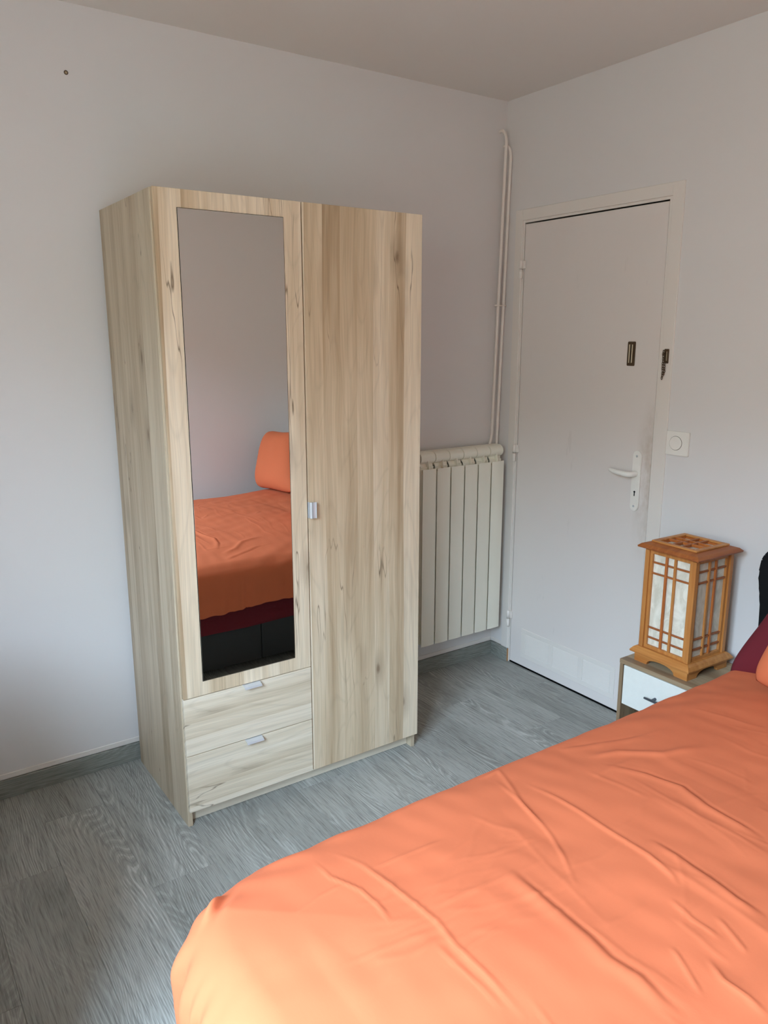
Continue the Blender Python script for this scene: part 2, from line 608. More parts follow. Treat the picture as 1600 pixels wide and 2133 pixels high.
# door wall, with the doorway cut out; added dark slab behind stops light leaks
DY0, DY1, DZ = -0.915, -0.100, 2.095
bm = BM()
box(bm, 0, T, DY1, 0.0, -0.12, HC + 0.02)
box(bm, 0, T, RY0, DY0, -0.12, HC + 0.02)
box(bm, 0, T, DY0, DY1, DZ, HC + 0.02)
box(bm, 0, T, DY0, DY1, -0.12, -0.009)
box(bm, T, T + 0.03, RY0, 0, -0.12, HC + 0.02, mi=1)
struct(obj('wall_right', bm, [MAT['wall'], MAT['dark']]))
bm = BM()
box(bm, RX0 - T, RX0, WY1, 0.0, -0.12, HC + 0.02)
box(bm, RX0 - T, RX0, RY0, WY0, -0.12, HC + 0.02)
box(bm, RX0 - T, RX0, WY0, WY1, -0.12, WZ0)
box(bm, RX0 - T, RX0, WY0, WY1, WZ1, HC + 0.02)
struct(obj('wall_left', bm, MAT['wall']))
# window in the left wall: outer frame, two sashes, sill
win = root('window_1', (RX0 - 0.04, (WY0 + WY1) / 2, WZ0), None, None, kind='structure')
def frame4(bm, x0, x1, y0, y1, z0, z1, w, bev=0.003):
    box(bm, x0, x1, y0, y0 + w, z0, z1, bev); box(bm, x0, x1, y1 - w, y1, z0, z1, bev)
    box(bm, x0, x1, y0 + w, y1 - w, z0, z0 + w, bev); box(bm, x0, x1, y0 + w, y1 - w, z1 - w, z1, bev)
bm = BM(); frame4(bm, RX0 - 0.09, RX0 - 0.03, WY0, WY1, WZ0, WZ1, 0.045)
obj('window_frame', bm, MAT['trim'], win)
ym = (WY0 + WY1) / 2
for a, b_ in ((WY0 + 0.047, ym - 0.001), (ym + 0.001, WY1 - 0.047)):
    bm = BM(); frame4(bm, RX0 - 0.075, RX0 - 0.025, a, b_, WZ0 + 0.047, WZ1 - 0.047, 0.05)
    obj('sash', bm, MAT['trim'], win)
bm = BM(); box(bm, RX0 - 0.03, RX0 + 0.10, WY0 - 0.03, WY1 + 0.03, WZ0 - 0.025, WZ0 - 0.001, 0.004, 2)
obj('window_sill', bm, MAT['trim'], win)

# skirting: boards, and the old painted ledge just above them
HS, TS = 0.0671, 0.012
bm = BM(); box(bm, RX0, 0.0, -TS, 0, 0.0, HS, 0.0012)
struct(obj('baseboard_back', bm, MAT['skirt_x'], origin=(-1.7, 0, 0)))
bm = BM(); box(bm, RX0, -0.006, -0.0045, 0.0, HS + 0.001, HS + 0.022, 0.002)
struct(obj('trim_1', bm, MAT['trim'], origin=(-1.7, 0, HS)))
bm = BM(); box(bm, -TS, 0, -0.128, -TS - 0.0005, 0.0, HS, 0.0012)
br = struct(obj('baseboard_right', bm, MAT['skirt_y'], origin=(0, -0.06, 0)))
bm = BM(); box(bm, -TS + 0.0006, -0.0005, -0.1296, -0.128, 0.0, HS - 0.001)
obj('cut_end', bm, MAT['cut'], br, label='raw brown sawn end of skirting')
bm = BM(); box(bm, -0.0045, 0, -0.083, -0.006, HS + 0.001, HS + 0.020, 0.002)
struct(obj('trim_2', bm, MAT['trim'], origin=(0, -0.05, HS)))
bm = BM(); box(bm, -TS, 0, RY0, -0.955, 0.0, HS, 0.0012)
struct(obj('baseboard_right', bm, MAT['skirt_y'], origin=(0, -2, 0)))
bm = BM(); box(bm, RX0, RX0 + TS, RY0, -TS, 0.0, HS, 0.0012)
struct(obj('baseboard_left', bm, MAT['skirt_y'], origin=(RX0, -1.5, 0)))
bm = BM(); box(bm, RX0 + TS, -TS, RY0, RY0 + TS, 0.0, HS, 0.0012)
struct(obj('baseboard_front', bm, MAT['skirt_x'], origin=(-1.7, RY0, 0)))

# ================================================================== DOOR (hinged on the corner side)
door = root('door_1', (0, -0.505, 0), None, None, kind='structure')
FX = -0.006                                    # face of the frame, a little proud of the wall
yl, yrt, yrb = -0.138, -0.8705, -0.880         # leaf edges (slightly out of plumb)
zt = 2.050
def leafY(z): return yrb + (yrt - yrb) * z / zt
# jambs and head
bm = BM()
prism(bm, [(-0.080, 0.0), (-0.080, 2.112), (-0.124, 2.112), (-0.124, 0.0)], 'x', FX, 0.08, 0.0015)
obj('jamb', bm, MAT['trim'], door)
bm = BM()
prism(bm, [(leafY(0) - 0.016, 0.0), (leafY(2.112) - 0.016, 2.112), (-0.934, 2.112), (-0.946, 0.0)], 'x', FX, 0.08, 0.0015)
obj('jamb', bm, MAT['trim'], door)
bm = BM()
prism(bm, [(-0.124, 2.066), (-0.124, 2.112), (leafY(2.1) - 0.016, 2.112), (leafY(2.1) - 0.016, 2.066)], 'x', FX, 0.08, 0.0015)
obj('head_jamb', bm, MAT['trim'], door)
# inner bead (a small step back towards the leaf) and the stop behind it
bm = BM()
prism(bm, [(-0.1242, 0.0), (-0.1242, 2.0658), (yl + 0.0025, 2.0658), (yl + 0.0025, 0.0)], 'x', FX + 0.004, 0.004, 0.0006)
prism(bm, [(leafY(0) - 0.0158, 0.0), (leafY(2.066) - 0.0158, 2.0658), (leafY(2.066) - 0.003, 2.0658), (leafY(0) - 0.003, 0.0)], 'x', FX + 0.004, 0.004, 0.0006)
prism(bm, [(yl + 0.003, 2.0555), (yl + 0.003, 2.0658), (leafY(2.06) - 0.0035, 2.0658), (leafY(2.06) - 0.0035, 2.0555)], 'x', FX + 0.004, 0.004, 0.0006)
obj('bead', bm, MAT['trim'], door)
bm = BM()
box(bm, 0.044, 0.078, -0.155, -0.138 + 0.002, 0, 2.055)
box(bm, 0.044, 0.078, -0.885, -0.862, 0, 2.055)
box(bm, 0.044, 0.078, -0.862, -0.155, 2.035, 2.055)
obj('door_stop', bm, MAT['dark'], door)
# leaf
bm = BM()
prism(bm, [(yl, 0.008), (yl, zt), (leafY(zt), zt), (leafY(0), 0.008)], 'x', 0.0, 0.04, 0.0015)
WORLD['_'] = Vector((0, 0, 0))
leaf = obj('door_leaf', bm, MAT['door'], door, origin=(0, 0, 0))
# paumelle hinges
for zc in (1.860, 1.041, 0.226):
    bm = BM()
    tube(bm, [(-0.013, -0.131, zc + 0.001), (-0.013, -0.131, zc + 0.037), (-0.013, -0.131, zc + 0.0405)], [0.0085, 0.0085, 0.005], 14)
    box(bm, -0.009, -0.001, -0.150, -0.131, zc + 0.003, zc + 0.036, 0.001)
    hg = obj('hinge', bm, MAT['trim'], door)
    bm = BM()
    tube(bm, [(-0.013, -0.131, zc - 0.0405), (-0.013, -0.131, zc - 0.037), (-0.013, -0.131, zc - 0.001)], [0.005, 0.0082, 0.0082], 14)
    box(bm, -0.010, -0.004, -0.131, -0.120, zc - 0.036, zc - 0.003, 0.001)
    obj('lower_knuckle', bm, MAT['trim'], hg)
# ventilation grille near the bottom
bm = BM()
y0g, y1g, z0g, z1g = -0.776, -0.214, 0.052, 0.198
pan = [(-0.394, -0.244), (-0.574, -0.420), (-0.752, -0.599)]
zp0, zp1 = 0.075, 0.176
box(bm, -0.0035, -0.0002, y0g, y1g, z0g, zp0, 0.0012); box(bm, -0.0035, -0.0002, y0g, y1g, zp1, z1g, 0.0012)
for a, b_ in ((pan[0][1], y1g), (pan[1][1], pan[0][0]), (pan[2][1], pan[1][0]), (y0g, pan[2][0])):
    box(bm, -0.0035, -0.0002, a, b_, zp0, zp1, 0.0005)
gr = obj('vent_grille', bm, MAT['trim'], door)
bm = BM()
for a, b_ in pan: box(bm, -0.0004, -0.0001, a, b_, zp0, zp1)
obj('vent_shade_sheet', bm, MAT['iron'], gr)  # grey sheet put in as the shade behind the slats
for a, b_ in pan:
    bm = BM()
    nsl = 14
    for i in range(nsl):
        z = zp0 + (i + 0.5) * (zp1 - zp0) / nsl
        t = bmesh.new()
        vs = [(-0.0006, z + 0.0030), (-0.0034, z - 0.0016), (-0.0034, z - 0.0030), (-0.0006, z + 0.0010)]
        lo = [t.verts.new((p[0], a + 0.0005, p[1])) for p in vs]; hi = [t.verts.new((p[0], b_ - 0.0005, p[1])) for p in vs]
        t.faces.new(lo[::-1]); t.faces.new(hi)
        for q in range(4): t.faces.new((lo[q], lo[(q + 1) % 4], hi[(q + 1) % 4], hi[q]))
        merge(bm, t)
    obj('louvre', bm, MAT['trim'], gr, kind='stuff')
# lever handle
yc = -0.814
bm = BM()
pts = [(yc + (p[0]), 1.010 + p[1]) for p in rounded_rect(0, 0, 0.0195, 0.121, 0.0193, 8)]
prism(bm, pts, 'x', -0.0085, -0.0002, 0.002, 0, 2)
hp = obj('handle_plate', bm, MAT['white'], door, smooth=True)
bm = BM()
lp = [(-0.0085, yc, 1.040), (-0.030, yc, 1.040), (-0.042, yc + 0.003, 1.040), (-0.049, yc + 0.012, 1.040),
      (-0.051, yc + 0.030, 1.041), (-0.052, yc + 0.060, 1.043), (-0.049, yc + 0.085, 1.046), (-0.044, yc + 0.100, 1.048), (-0.042, yc + 0.104, 1.048)]
tube(bm, lp, [0.011, 0.0105, 0.0105, 0.0108, 0.0105, 0.0095, 0.0085, 0.007, 0.004], 14)
obj('lever', bm, MAT['white'], hp, smooth=True)
bm = BM()
tube(bm, [(-0.0092, yc, 0.967), (-0.0084, yc, 0.967)], 0.0042, 12)
box(bm, -0.0092, -0.0084, yc - 0.0022, yc + 0.0022, 0.950, 0.967)
obj('keyhole', bm, MAT['dark'], hp)
for zz in (1.110, 0.909):
    bm = BM()
    tube(bm, [(-0.0102, yc, zz), (-0.0082, yc, zz)], [0.004, 0.005], 12)
    obj('screw', bm, MAT['alu'], hp)
# security chain: slide plate on the leaf, catch plate and hanging chain on the frame
bm = BM()
sy = -0.748
prism(bm, [(sy + p[0], 1.5045 + p[1]) for p in rounded_rect(0, 0, 0.0185, 0.0465, 0.004, 3)], 'x', -0.003, -0.0002, 0.0008)
cp = obj('chain_slide_plate', bm, MAT['brass'], door, label='dark bronze slotted chain slide on the leaf')
for s in (-1, 1):
    bm = BM()
    tube(bm, [(-0.0055, sy + s * 0.0062, 1.470), (-0.0055, sy + s * 0.0062, 1.540)], 0.0030, 10)
    obj('rail', bm, MAT['brass_hi'], cp, smooth=True)
bm = BM(); box(bm, -0.0036, -0.0029, sy - 0.0022, sy + 0.0022, 1.472, 1.538)
obj('slot', bm, MAT['dark'], cp)
cy_ = -0.913
bm = BM()
prism(bm, [(cy_ + p[0], 1.4985 + p[1]) for p in rounded_rect(0, 0, 0.0100, 0.0265, 0.002, 2)], 'x', FX - 0.003, FX - 0.0002, 0.0006)
kp = obj('chain_catch_plate', bm, MAT['brass'], door, label='dark bronze chain catch on the frame')
bm = BM()
tube(bm, [(FX - 0.0045, cy_ - 0.003, 1.482), (FX - 0.0045, cy_ - 0.003, 1.516)], 0.0018, 8)
obj('slot_rim', bm, MAT['brass_hi'], kp)
bm = BM()
def link(bm, c, rot, a=0.0062, w=0.0040, r=0.0012):
    pth = []
    for q in range(13):
        t_ = 2 * math.pi * q / 12
        py, pz = math.cos(t_) * w, math.sin(t_) * a
        pth.append((c[0] + py * math.sin(rot), c[1] + py * math.cos(rot), c[2] + pz))
    tube(bm, pth, r, 6, False)
rr = random.Random(3)
zz = 1.515
for i in range(12):
    link(bm, (FX - 0.007 - 0.002 * (i % 2), -0.9035 + 0.0008 * math.sin(i * 1.3) - 0.0002 * i, zz), (i % 2) * 1.35 + 0.2)
    zz -= 0.0088
for i in range(5):
    link(bm, (FX - 0.006, -0.911 + 0.001 * math.sin(i * 2), 1.470 - i * 0.0088), (i % 2) * 1.3 + 0.5)
tube(bm, [(FX - 0.003, -0.910, 1.510), (FX - 0.010, -0.906, 1.508), (FX - 0.012, -0.904, 1.50)], 0.0022, 8)
obj('chain', bm, MAT['brass'], kp)

# ================================================================== WARDROBE
XL, XR, YF, YD, HW, ZB, XG = -1.7994, -0.8763, -0.5275, -0.5454, 1.970, 0.0595, -1.3380
PT = 0.016
wd = root('wardrobe', ((XL + XR) / 2, YF / 2, 0),
          'tall pale oak two-door wardrobe with a mirror and two drawers against the back wall', 'wardrobe')
bm = BM(); box(bm, XL, XL + PT, YF, -0.031, 0, HW, 0.0006)
obj('side_panel', bm, MAT['oak_side'], wd)
bm = BM(); box(bm, XR - 0.0015 - PT, XR - 0.0015, YF, -0.031, 0, HW, 0.0006)
obj('side_panel', bm, MAT['oak_side'], wd)
bm = BM(); box(bm, XL + PT, XR - PT - 0.0015, YF + 0.001, -0.031, HW - 0.018, HW - 0.002, 0.0006)
obj('top_panel', bm, MAT['oak_drawer'], wd)
bm = BM(); box(bm, XL + PT, XR - PT - 0.0015, YF + 0.02, -0.031, ZB - 0.004, ZB + 0.012)
obj('bottom_panel', bm, MAT['oak_plinth'], wd)
bm = BM(); box(bm, XL + PT, XR - PT - 0.0015, -0.036, -0.031, 0.02, HW - 0.02)
obj('back_panel', bm, MAT['oak_plinth'], wd)
bm = BM(); box(bm, XG - 0.008, XG + 0.008, YF + 0.012, -0.036, ZB + 0.012, HW - 0.018)
obj('divider_panel', bm, MAT['oak_plinth'], wd)
bm = BM(); box(bm, XL + PT, XR - PT - 0.0015, -0.497, -0.481, 0.001, ZB - 0.004, 0.0006)
obj('plinth', bm, MAT['oak_plinth'], wd)
GAP = 0.0019
# left door with mirror
bm = BM(); box(bm, XL + 0.0025, XG - GAP - 0.0005, YD, YF - 0.0012, 0.4575, HW, 0.0008)
dl = obj('door', bm, MAT['oak'], wd, label='left mirrored wardrobe door')
mx0, mx1, mz0, mz1 = -1.7295, -1.4020, 0.5055, 1.9195
bm = BM(); box(bm, mx0, mx1, YD - 0.0022, YD - 0.0002, mz0, mz1, 0.0004)
obj('mirror', bm, MAT['mirror'], dl, label='tall frameless mirror glass')
bm = BM()
e = 0.0014
for a in ((mx0 - e, mx0, mz0 - e, mz1 + e), (mx1, mx1 + e, mz0 - e, mz1 + e), (mx0, mx1, mz0 - e, mz0), (mx0, mx1, mz1, mz1 + e)):
    box(bm, a[0], a[1], YD - 0.0010, YD - 0.0001, a[2], a[3])
obj('mirror_edge', bm, MAT['dark'], dl)
# right door
bm = BM(); box(bm, XG + GAP, XR, YD, YF - 0.0012, ZB, HW, 0.0008)
dr = obj('door', bm, MAT['oak'], wd, label='right plain full-height wardrobe door')


def pull(bm, along, a0, a1, pos, flip=1):
    """bent aluminium finger pull; profile (u out of the front, w away from the edge)"""
    prof = [(0.000, -0.0012), (-0.002, -0.0012), (-0.010, -0.0005), (-0.0135, -0.004), (-0.012, -0.011),
            (-0.0135, -0.019), (-0.017, -0.0215), (-0.0195, -0.0185), (-0.0180, -0.0180), (-0.0168, -0.0198),
            (-0.0150, -0.0180), (-0.0138, -0.011), (-0.0155, -0.003), (-0.0110, 0.0011), (0.000, 0.0008)]
    pts = []
    for u, w in prof:
        pts.append((YD + u, pos + w * flip) if along == 'x' else (pos - w * flip, YD + u))
    prism(bm, pts, along, a0, a1, 0.0)


bm = BM(); pull(bm, 'z', 0.984, 1.038, XG + GAP + 0.0012)
box(bm, XG + GAP - 0.0008, XG + GAP + 0.0002, YD - 0.0005, YD + 0.012, 0.984, 1.038)
obj('handle', bm, MAT['alu'], dr, label='small silver finger pull')
for i, (z0, z1) in enumerate(((0.2600, 0.4545), (ZB, 0.2570))):
    bm = BM(); box(bm, XL + 0.0025, XG - GAP - 0.0005, YD, YF - 0.0012, z0, z1, 0.0008)
    MATD = MAT['oak_drawer']
    dw = obj('drawer', bm, MATD, wd, origin=(XL + i * 0.11, YF / 2, z0 - 0.04 * i))
    bm = BM()
    ux0, ux1 = -1.5955, -1.5350
    zt_ = z1 + 0.0005
    prof = [(0.003, 0.0008), (0.003, -0.0004), (-0.004, -0.0004), (-0.016, -0.0050), (-0.0195, -0.0095), (-0.0208, -0.0095),
            (-0.0172, -0.0038), (-0.0045, 0.0010)]
    prism(bm, [(YD + u, zt_ + w) for u, w in prof], 'x', ux0, ux1)
    obj('handle', bm, MAT['alu'], dw, label='small silver finger pull')

# ================================================================== RADIATOR
rad = root('radiator', (-0.285, -0.06, 0.1),
           'cream six-section aluminium radiator hung between the wardrobe and the door', 'radiator')
PIT = 0.0805
X_R = -0.0425
ZR0, ZR1 = 0.182, 1.004
for i in range(6):
    x1 = X_R - i * PIT; x0 = x1 - PIT
    xc = (x0 + x1) / 2
    # core of the section: header tubes with a rolled front, central web, back fin
    bm = BM()
    head = [(-0.031, 1.077)]
    for a in range(0, 9):
        t_ = R(90 - a * 23)
        head.append((-0.060 - 0.033 * math.cos(t_), 1.050 + 0.0275 * math.sin(t_)))
    head += [(-0.056, 1.012), (-0.031, 1.012)]
    prism(bm, head, 'x', x0 + 0.0014, x1 - 0.0014, 0.0012)
    box(bm, x0 + 0.0016, x1 - 0.0016, -0.085, -0.031, ZR0 + 0.006, ZR0 + 0.045, 0.003)
    box(bm, x0 + 0.012, x1 - 0.012, -0.038, -0.031, ZR0 + 0.04, 1.020, 0.001)
    sec = obj('radiator_section', bm, MAT['radiator'], rad, smooth=True)
    bm = BM()
    prism(bm, [(-0.034, ZR0 + 0.02), (-0.034, 1.02), (-0.080, 1.046), (-0.0905, 1.042), (-0.0975, 1.010), (-0.0975, ZR0 + 0.02)], 'x', xc - 0.0019, xc + 0.0019)
    obj('web', bm, MAT['radiator'], sec)
    # middle fin, trapezoid whose flanks lean inwards
    bm = BM()
    prism(bm, [(x0 + 0.004, -0.080), (x0 + 0.012, -0.0775), (x1 - 0.012, -0.0775), (x1 - 0.004, -0.080), (x1 - 0.013, -0.0815), (x0 + 0.013, -0.0815)],
          'z', ZR0 + 0.03, 1.012)
    tb = bmesh.new()
    # sloping lip at the top of the fin
    vs = [(x0 + 0.002, -0.070, 1.028), (x1 - 0.002, -0.070, 1.028), (x1 - 0.013, -0.086, 0.992), (x0 + 0.013, -0.086, 0.992)]
    a_ = [tb.verts.new(v) for v in vs]; b2 = [tb.verts.new((v[0], v[1] + 0.003, v[2] - 0.002)) for v in vs]
    tb.faces.new(a_); tb.faces.new(b2[::-1])
    for q in range(4): tb.faces.new((a_[q], b2[q], b2[(q + 1) % 4], a_[(q + 1) % 4]))
    merge(bm, tb)
    obj('fin', bm, MAT['radiator'], sec)
    # front plate, gently bowed, with a bowed top edge
    bm = BM()
    w = PIT / 2 - 0.0036
    top, botm = [], []
    n = 8
    prof = []
    for q in range(n + 1):
        s = -1 + 2 * q / n
        prof.append((xc + s * w, -0.1000 - 0.0035 * (1 - s * s)))
    back = [(p[0], p[1] + 0.0028) for p in prof][::-1]
    prism(bm, prof + back, 'z', ZR0, ZR1)
    obj('front_panel', bm, MAT['radiator'], sec, smooth=True)
bm = BM()
tube(bm, [(X_R - 0.0005, -0.060, 1.048), (X_R + 0.006, -0.060, 1.048)], 0.018, 16)
obj('end_plug', bm, MAT['radiator'], rad, smooth=True)
bm = BM()
tube(bm, [(X_R - 6 * PIT + 0.0005, -0.060, 1.048), (X_R - 6 * PIT - 0.010, -0.060, 1.048)], 0.020, 16)
obj('valve_port', bm, MAT['dark'], rad)
for xb in (X_R - PIT, X_R - 5 * PIT):
    bm = BM(); box(bm, xb - 0.010, xb + 0.010, -0.0305, -0.0003, 0.95, 0.99, 0.001)
    obj('bracket', bm, MAT['radiator'], rad)

# heating pipes from the ceiling corner down behind the radiator
def pipe(xt, xb, ztop, label, zbot, flare):
    y, yb = -0.043, -0.0215
    pth = [(xt, 0.004, ztop)]
    for a in range(0, 7):
        t_ = R(15 * a)
        pth.append((xt, -0.010 - 0.033 * math.sin(t_), ztop + 0.002 - 0.055 * (1 - math.cos(t_))))
    ze = ztop - 0.053
    for q in range(1, 11):
        pth.append((xt + (xb - xt) * q / 10, y + (yb - y) * q / 10, ze + (zbot - ze) * q / 10))
    pth.append((xb - flare * 0.3, yb, zbot - 0.02)); pth.append((xb - flare, yb, zbot - 0.05)); pth.append((xb - flare, yb, 0.95))
    bm = BM(); tube(bm, pth, 0.0066, 14)
    return obj('heating_pipe', bm, MAT['pipe'], None, origin=(xt, y, zbot), smooth=True, label=label, cat='pipe')
pipe(-0.0420, -0.0570, 2.445, 'taller painted heating pipe, left of the pair in the corner', 1.120, 0.012)
pipe(-0.0130, -0.0235, 2.388, 'shorter painted heating pipe, right of the pair, nearest the door', 1.120, 0.002)
bm = BM()
for x in (-0.0502, -0.0188):
    pth = [(x + 0.0105 * math.cos(2 * math.pi * q / 16), -0.0315 + 0.0095 * math.sin(2 * math.pi * q / 16), 1.708) for q in range(17)]
    tube(bm, pth, 0.0032, 8, False)
tube(bm, [(-0.068, -0.030, 1.708), (-0.0022, -0.030, 1.708)], 0.0034, 8)
tube(bm, [(-0.0345, -0.030, 1.708), (-0.0345, 0.001, 1.708)], 0.003, 8)
obj('pipe_clamp', bm, MAT['pipe'], None, origin=(-0.05, -0.04, 1.708), label='small double clamp holding the two heating pipes to the wall', cat='clamp')

# old wall plug high on the left
px, pz = -1.860, 2.373
bm = BM()
pth = [(px + 0.0052 * math.cos(2 * math.pi * q / 14), -0.0012, pz + 0.0052 * math.sin(2 * math.pi * q / 14)) for q in range(15)]
tube(bm, pth, 0.0016, 7, False)
wp = obj('wall_plug', bm, MAT['brass'], None, origin=(px, 0, pz), label='small brown screw plug in the wall, high left of the wardrobe', cat='wall plug')
bm = BM(); tube(bm, [(px, -0.0005, pz), (px, -0.0016, pz)], 0.0042, 12)
obj('plug_core', bm, MAT['ns_z'], wp)

# light switch: square plate with a round button
sw = root('light_switch', (0, -0.989, 1.18), 'white square wall switch with a round button, right of the door', 'switch')
bm = BM()
yc_, zc_ = -0.9905, 1.1795
prism(bm, [(yc_ + p[0], zc_ + p[1]) for p in rounded_rect(0, 0, 0.0475, 0.0445, 0.0025, 3)], 'x', -0.0105, -0.0002, 0.0015, 0, 2)
pp = obj('switch_plate', bm, MAT['white'], sw)
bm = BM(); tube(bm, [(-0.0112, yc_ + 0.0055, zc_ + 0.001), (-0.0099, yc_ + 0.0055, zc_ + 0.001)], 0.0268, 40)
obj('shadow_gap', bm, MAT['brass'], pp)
bm = BM(); tube(bm, [(-0.0135, yc_ + 0.0055, zc_ + 0.001), (-0.0125, yc_ + 0.0055, zc_ + 0.001), (-0.0100, yc_ + 0.0055, zc_ + 0.001)], [0.0240, 0.0256, 0.0257], 40)
obj('button', bm, MAT['white'], sw)

# ================================================================== BEDSIDE TABLE
NX, NY0, NY1, NZ = -0.311, -1.434, -1.034, 0.410
ns = root('bedside_table', (NX / 2, (NY0 + NY1) / 2, 0), 'small oak bedside table with one white drawer beside the bed', 'bedside table')
TT = 0.0165
bm = BM(); box(bm, NX, -0.0135, NY0, NY1, NZ - TT, NZ, 0.0006)
obj('table_top', bm, MAT['ns_y'], ns)
for a, b_ in ((NY1 - TT + 0.001, NY1 - 0.0008), (NY0 + 0.0008, NY0 + TT - 0.001)):
    bm = BM(); box(bm, NX + 0.001, -0.0135, a, b_, 0.0, NZ - TT - 0.0002, 0.0006)
    obj('side_panel', bm, MAT['ns_z'], ns)
bm = BM(); box(bm, NX + 0.012, -0.0135, NY0 + TT, NY1 - TT, 0.040, 0.056, 0.0006)
obj('shelf', bm, MAT['ns_y'], ns)
bm = BM(); box(bm, -0.0185, -0.0135, NY0 + TT, NY1 - TT, 0.056, NZ - TT)
obj('back_panel', bm, MAT['ns_z'], ns)
bm = BM(); box(bm, NX + 0.016, -0.03, NY0 + TT + 0.006, NY1 - TT - 0.006, 0.242, NZ - TT - 0.008)
dwn = obj('drawer', bm, MAT['dark'], ns)
bm = BM(); box(bm, NX + 0.0005, NX + 0.0155, NY0 + TT + 0.003, NY1 - TT - 0.0035, 0.238, NZ - TT - 0.003, 0.0012)
obj('drawer_front', bm, MAT['ns_white'], dwn, label='white drawer front')
bm = BM()
hz = 0.3115
tube(bm, [(NX - 0.020, -1.166, hz + .001), (NX - 0.022, -1.168, hz), (NX - 0.022, -1.20, hz), (NX - 0.022, -1.27, hz), (NX - 0.022, -1.302, hz), (NX - 0.020, -1.304, hz + .001)], [0.002, 0.0042, 0.0046, 0.0046, 0.0042, 0.002], 12)
for y in (-1.197, -1.273):
    tube(bm, [(NX + 0.0004, y, hz), (NX - 0.020, y, hz)], [0.0055, 0.0046], 12)
obj('handle', bm, MAT['iron'], dwn, smooth=True, label='dark grey metal bow handle')

# ================================================================== LANTERN
LX, LY, LROT = -0.1672, -1.1864, -0.0296
lan = root('table_lantern', (LX, LY, NZ), 'square honey pine lattice lantern with white paper panels on the bedside table', 'lantern')
CR, SR = math.cos(LROT), math.sin(LROT)
def lrot(bm):
    for v in bm.verts:
        x, y = v.co.x, v.co.y
        v.co.x = LX + x * CR - y * SR
        v.co.y = LY + x * SR + y * CR
        v.co.z += NZ
    return bm
def lobj(name, bm, mat, parent=None, **kw):
    return obj(name, lrot(bm), mat, parent or lan, **kw)
# foot frame: four boards with an arch cut out of each
FH, FT = 0.1123, 0.012
def arch(face):
    h = 0.034
    pts = [(-FH, 0.0), (-0.064, 0.0)]
    for q in range(0, 13):
        t_ = math.pi * q / 12
        pts.append((-0.058 * math.cos(t_), 0.001 + 0.024 * math.sin(t_) ** 0.8))
    pts += [(0.064, 0.0), (FH, 0.0), (FH, h), (-FH, h)]
    bm = BM()
    inner = 0.0 if face in 'xX' else FT + 0.0003
    cl = [(max(-FH + inner, min(FH - inner, a)), b_) for a, b_ in pts]
    if face == 'x': prism(bm, cl, 'x', -FH, -FH + FT)
    if face == 'X': prism(bm, cl, 'x', FH - FT, FH)
    if face == 'y': prism(bm, cl, 'y', -FH, -FH + FT)
    if face == 'Y': prism(bm, cl, 'y', FH - FT, FH)
    return bm
for f, mm in (('x', 'pine_y'), ('X', 'pine_y'), ('y', 'pine_x'), ('Y', 'pine_x')):
    lobj('foot_board', arch(f), MAT[mm])
def frustum(bm, h0, z0, h1, z1):
    vs = []
    for h, z in ((h0, z0), (h1, z1)):
        vs.append([bm.verts.new((sx * h, sy * h, z)) for sx, sy in ((-1, -1), (1, -1), (1, 1), (-1, 1))])
    for q in range(4):
        bm.faces.new((vs[0][q], vs[0][(q + 1) % 4], vs[1][(q + 1) % 4], vs[1][q]))
    return vs
def slab(bm, rings):
    prev = None
    allr = []
    for h, z in rings:
        allr.append([bm.verts.new((sx * h, sy * h, z)) for sx, sy in ((-1, -1), (1, -1), (1, 1), (-1, 1))])
    for a, b_ in zip(allr[:-1], allr[1:]):
        for q in range(4):
            bm.faces.new((a[q], a[(q + 1) % 4], b_[(q + 1) % 4], b_[q]))
    return allr
bm = BM()
rg = slab(bm, [(0.110, 0.0345), (0.1255, 0.0345), (0.1262, 0.0400), (0.1175, 0.0515), (0.110, 0.0575)])
bm.faces.new(rg[0][::-1]); bm.faces.new(rg[-1])
lobj('base_moulding', bm, MAT['pine_y'])
